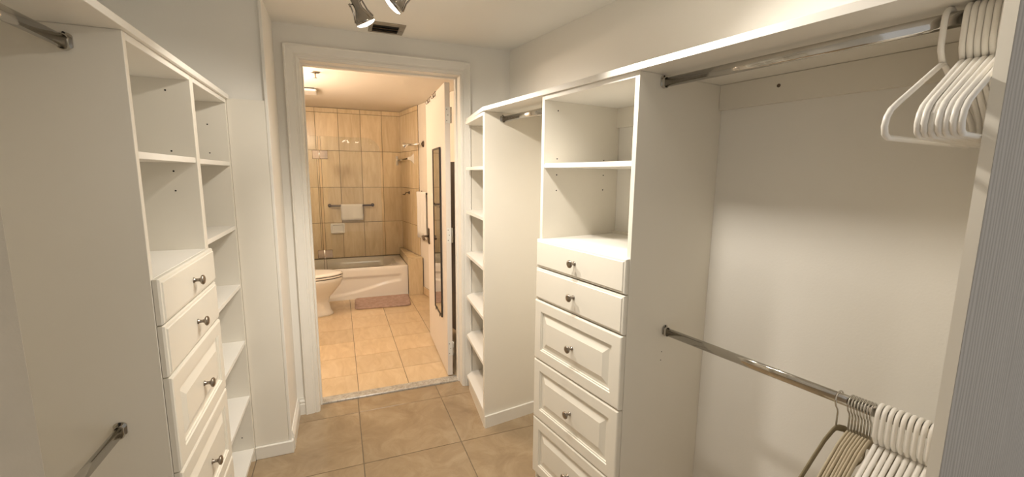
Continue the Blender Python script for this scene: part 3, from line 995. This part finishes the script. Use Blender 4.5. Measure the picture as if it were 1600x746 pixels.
# ceramic soap dish
sd = thing('soap_dish', 'cream ceramic soap dish set in the tiled wall above the tub', 'soap dish', (-0.028, YT, 0.75))
rg = []
for ins, d in ((0, 0), (0, .016), (.006, .021), (.016, .021), (.020, .016), (.026, .004)):
    y = YT-.0003-d
    rg.append([(x, y, z) for (x, z) in [(p[0], p[1]) for p in rrect(-0.113+ins, 0.057-ins, 0.688+ins, 0.815-ins, max(.014-ins*.4, .004), 0, 5)]])
part('dish', MB().loops(rg, smooth=False), 'porcelain', sd)
part('lip', MB().box(-0.10, 0.044, YT-.040, YT-.0215, 0.692, 0.702, 0.004), 'porcelain', sd)

# corner shelf (two brackets and a bar of ceramic)
def bracket(mb, axis, org, flip):
    o = Vector(org)
    a = Vector(axis)
    t = Vector((0, 0, 1)).cross(a).normalized()
    rings = []
    for s, w, h in ((0.0, .014, .060), (.010, .012, .050), (.030, .010, .028), (.055, .010, .018), (.075, .008, .013)):
        rings.append([o+a*s+t*(w*p)+Vector((0, 0, h*q)) for p, q in ((-1, -1), (1, -1), (1, 1), (-1, 1))])
    mb.loops(rings, smooth=False)
cs = thing('corner_rack', 'white ceramic bracketed rack in the tiled shower corner', 'rack', (0.80, 5.70, 1.62), A0)
va = VB-.0145
wpos = Vector((x_on_v(va, 5.36), 5.36, 1.635))
b1 = MB()
bracket(b1, (-ca, -sa, 0), wpos, 1)
part('bracket', b1, 'porcelain', cs)
b2 = MB()
bracket(b2, (0, -1, 0), (0.735, YT-.0003, 1.62), 1)
part('bracket', b2, 'porcelain', cs)
part('rod', MB().tube([wpos+Vector((-ca, -sa, 0))*.07, Vector((0.735, YT-.073, 1.62))], 0.008, 10), 'shower_glass', cs)

# shower arm
wa = Vector((x_on_v(VB-.0001, 5.055), 5.055, 1.792))
sh = thing('shower_fitting', 'chrome shower fitting with round wall plate beside the tiled corner', 'shower fitting', tuple(wa))
an = Vector((-ca, -sa, 0))
part('wall_plate', MB().lathe([(0.036, 0.0005), (0.036, 0.005), (0.026, 0.012), (0.012, 0.016)], 20, an, wa), 'bronze', sh)
q = [wa+an*.012, wa+an*.05, wa+an*.09+Vector((0, .05, -.006)), wa+an*.17+Vector((0, .10, -.008))]
part('pipe', MB().tube(q, 0.013, 12), 'chrome_bright', sh)
part('shower_head', MB().lathe([(0.012, 0), (0.018, .012), (0.034, .035), (0.036, .045), (0.030, .048)], 18, (-.75, .55, -.30), q[-1]), 'chrome_bright', sh)
# small hook / valve on the tile
p_ = Vector((x_on_v(va, 5.56), 5.56, 1.215))
vk = thing('wall_hook', 'small chrome hook on the tiled side wall of the shower', 'hook', tuple(p_))
part('rosette', MB().lathe([(0.020, 0.0003), (0.018, 0.008), (0.008, 0.012)], 16, an, p_), 'bronze', vk)
part('prong', MB().tube([p_+an*.01, p_+an*.045, p_+an*.06+Vector((0, 0, -.025)), p_+an*.085+Vector((0, 0, -.02))], 0.0065, 8), 'bronze', vk)

# towel on wall hooks beside the tub
uT0, uT1 = 4.55, 4.93
tr_ = thing('towel_rail', 'dark towel rail on the white bathroom wall by the tub ledge', 'towel rail', (VB, 4.74, 1.23), AR)
part('bar', MB().tube([(VB-.0005, uT0, 1.232), (VB-.05, uT0, 1.232), (VB-.06, uT0+.012, 1.232), (VB-.06, uT1-.012, 1.232), (VB-.05, uT1, 1.232), (VB-.0005, uT1, 1.232)], 0.009, 10), 'bronze', tr_)
for uu in (uT0, uT1):
    part('rosette', MB().lathe([(0.022, 0.0003), (0.022, 0.006), (0.012, 0.01)], 16, (-1, 0, 0), (VB, uu, 1.232)), 'bronze', tr_)
mb = draped(4.60, 4.90, 0, 0, 0.0115, 0.52, 0.50)
for vv in mb.bm.verts:
    x, y, z = vv.co
    vv.co = (VB-.06+y, x, 1.232+z)
solo('bath_towel', mb, 'towel_white', 'long white bath towel hanging from the wall rail by the open door', 'towel', (VB-.06, 4.75, 1.232), AR)

# bath mat
mt0 = [(0.105, 4.735), (0.690, 4.690), (0.730, 5.135), (0.120, 5.145)]
def rounded(pts, r, n=5):
    out = []
    m_ = len(pts)
    for i in range(m_):
        p, a, b = Vector(pts[i]), Vector(pts[i-1]), Vector(pts[(i+1) % m_])
        d1, d2 = (a-p).normalized(), (b-p).normalized()
        for k in range(n+1):
            t = k/n
            q_ = (p+d1*r)*(1-t)**2+p*(2*t*(1-t))+(p+d2*r)*t**2
            out.append((q_.x, q_.y))
    return out
rp = rounded(mt0, 0.05)
cx, cy = sum(p[0] for p in rp)/len(rp), sum(p[1] for p in rp)/len(rp)
mb = MB()
mb.loops([[(cx+(x-cx)*f, cy+(y-cy)*f, z) for x, y in rp] for f, z in ((0.985, 0.0006), (1.0, 0.005), (1.0, 0.012), (0.985, 0.018), (0.93, 0.020), (0.90, 0.0185), (0.6, 0.0195), (0.05, 0.0195))])
solo('bath_mat', mb, 'bath_mat', 'mauve brown rounded bath mat on the floor along the tub', 'mat', (cx, cy, 0))

# toilet, facing +x
YT0 = 4.70
tl = thing('toilet', 'cream toilet bowl with closed lid half hidden by the door frame', 'toilet', (-0.35, YT0, 0))
def egg(xb_, xf_, w, z, n=28, yc=YT0):
    pts = []
    for k in range(n):
        a = 2*PI*k/n
        c, s = math.cos(a), math.sin(a)
        xm = xb_+(xf_-xb_)*.42
        x = xm+(xf_-xm)*c if c > 0 else xm+(xm-xb_)*c
        pts.append((x, yc+w*s*(1 if c < 0 else (1-.05*c*c)), z))
    return pts
mb = MB()
mb.loops([egg(-0.60, -0.105, .115, 0.0), egg(-0.60, -0.105, .115, 0.018), egg(-0.59, -0.125, .105, 0.05), egg(-0.585, -0.145, .098, 0.14), egg(-0.575, -0.130, .105, 0.19),
          egg(-0.56, -0.075, .140, 0.25), egg(-0.555, -0.025, .172, 0.31), egg(-0.55, -0.002, .186, 0.36), egg(-0.55, 0.002, .189, 0.385), egg(-0.545, -0.002, .186, 0.394)])
part('bowl', mb, 'porcelain', tl)
part('seat', MB().loops([egg(-0.54, 0.002, .186, 0.402), egg(-0.54, 0.006, .189, 0.405), egg(-0.54, 0.006, .189, 0.415), egg(-0.54, 0.002, .186, 0.418)]), 'porcelain', tl)
part('lid', MB().loops([egg(-0.54, -0.002, .184, 0.425), egg(-0.54, 0.003, .188, 0.428), egg(-0.54, 0.001, .187, 0.437), egg(-0.53, -0.02, .172, 0.446), egg(-0.50, -0.08, .13, 0.449)]), 'porcelain', tl)
part('seat_gap_shade', MB().loops([egg(-0.535, -0.008, .180, 0.3945), egg(-0.535, -0.008, .180, 0.4265)]), 'hole_black', tl)  # black filler standing in for the shade in the gaps around the seat
part('tank', MB().box(XBL+.012, -0.575, YT0-.21, YT0+.21, 0.36, 0.74, 0.02), 'porcelain', tl)
part('tank_lid', MB().box(XBL+.006, -0.565, YT0-.218, YT0+.218, 0.742, 0.775, 0.008), 'porcelain', tl)
part('flush_lever', MB().tube([(-0.575, YT0-.15, .69), (-0.555, YT0-.15, .69), (-0.552, YT0-.09, .685)], 0.006, 8), 'chrome', tl)
# ceiling fittings in the bathroom
sp_ = thing('sprinkler', 'small chrome fire sprinkler on the bathroom ceiling', 'sprinkler', (-0.13, 3.907, ZC))
zc = ZC+.003
part('plate', MB().lathe([(0.036, 0.0004), (0.034, 0.006), (0.014, 0.010)], 20, (0, 0, -1), (-0.13, 3.907, zc)), 'aluminium', sp_)
part('stem', MB().lathe([(0.007, 0.009), (0.006, 0.035), (0.004, 0.045)], 12, (0, 0, -1), (-0.13, 3.907, zc)), 'aluminium', sp_)
part('deflector', MB().lathe([(0.015, 0.045), (0.015, 0.047)], 16, (0, 0, -1), (-0.13, 3.907, zc)), 'aluminium', sp_)
fn = thing('exhaust_fan', 'white square exhaust fan cover on the bathroom ceiling', 'exhaust fan', (-0.30, 4.72, ZC))
part('cover', MB().box(-0.43, -0.150, 4.60, 4.86, zc-.030, zc-.012, 0.006), 'plastic_white', fn)
part('housing', MB().box(-0.41, -0.170, 4.62, 4.84, zc-.012, zc-.0004), 'hole_black', fn)
# vanity light over the (unseen) basin on the bathroom's left wall
vl = thing('vanity_light', 'chrome vanity light bar with glowing globes on the bathroom wall', 'wall lamp', (XBL, 3.93, 1.98))
part('bar', MB().box(XBL+.0005, XBL+.035, 3.56, 4.30, 1.94, 2.02, 0.006), 'chrome_bright', vl)
for k in range(4):
    yy = 3.66+.18*k
    c_ = (XBL+.095, yy, 1.98)
    part('socket', MB().lathe([(0.022, 0), (0.022, 0.025), (0.016, 0.03)], 16, (1, 0, 0), (XBL+.035, yy, 1.98)), 'chrome_bright', vl)
    mb = MB()
    bmesh.ops.create_uvsphere(mb.bm, u_segments=18, v_segments=12, radius=0.038, matrix=Matrix.Translation(c_))
    for f_ in mb.bm.faces: f_.smooth = True
    part('globe', mb, 'vanity_bulb', vl, 'glowing globe bulb')
    L = bpy.data.lights.new('vanity', 'POINT')
    L.energy = VANITY_W
    L.color = VANITY_C
    L.shadow_soft_size = 0.045
    lo = bpy.data.objects.new('vanity_lamp', L)
    COL.objects.link(lo)
    lo.location = (XBL+.19, yy, 1.98)

for o in bpy.data.objects:
    if '_o' in o:
        del o['_o']
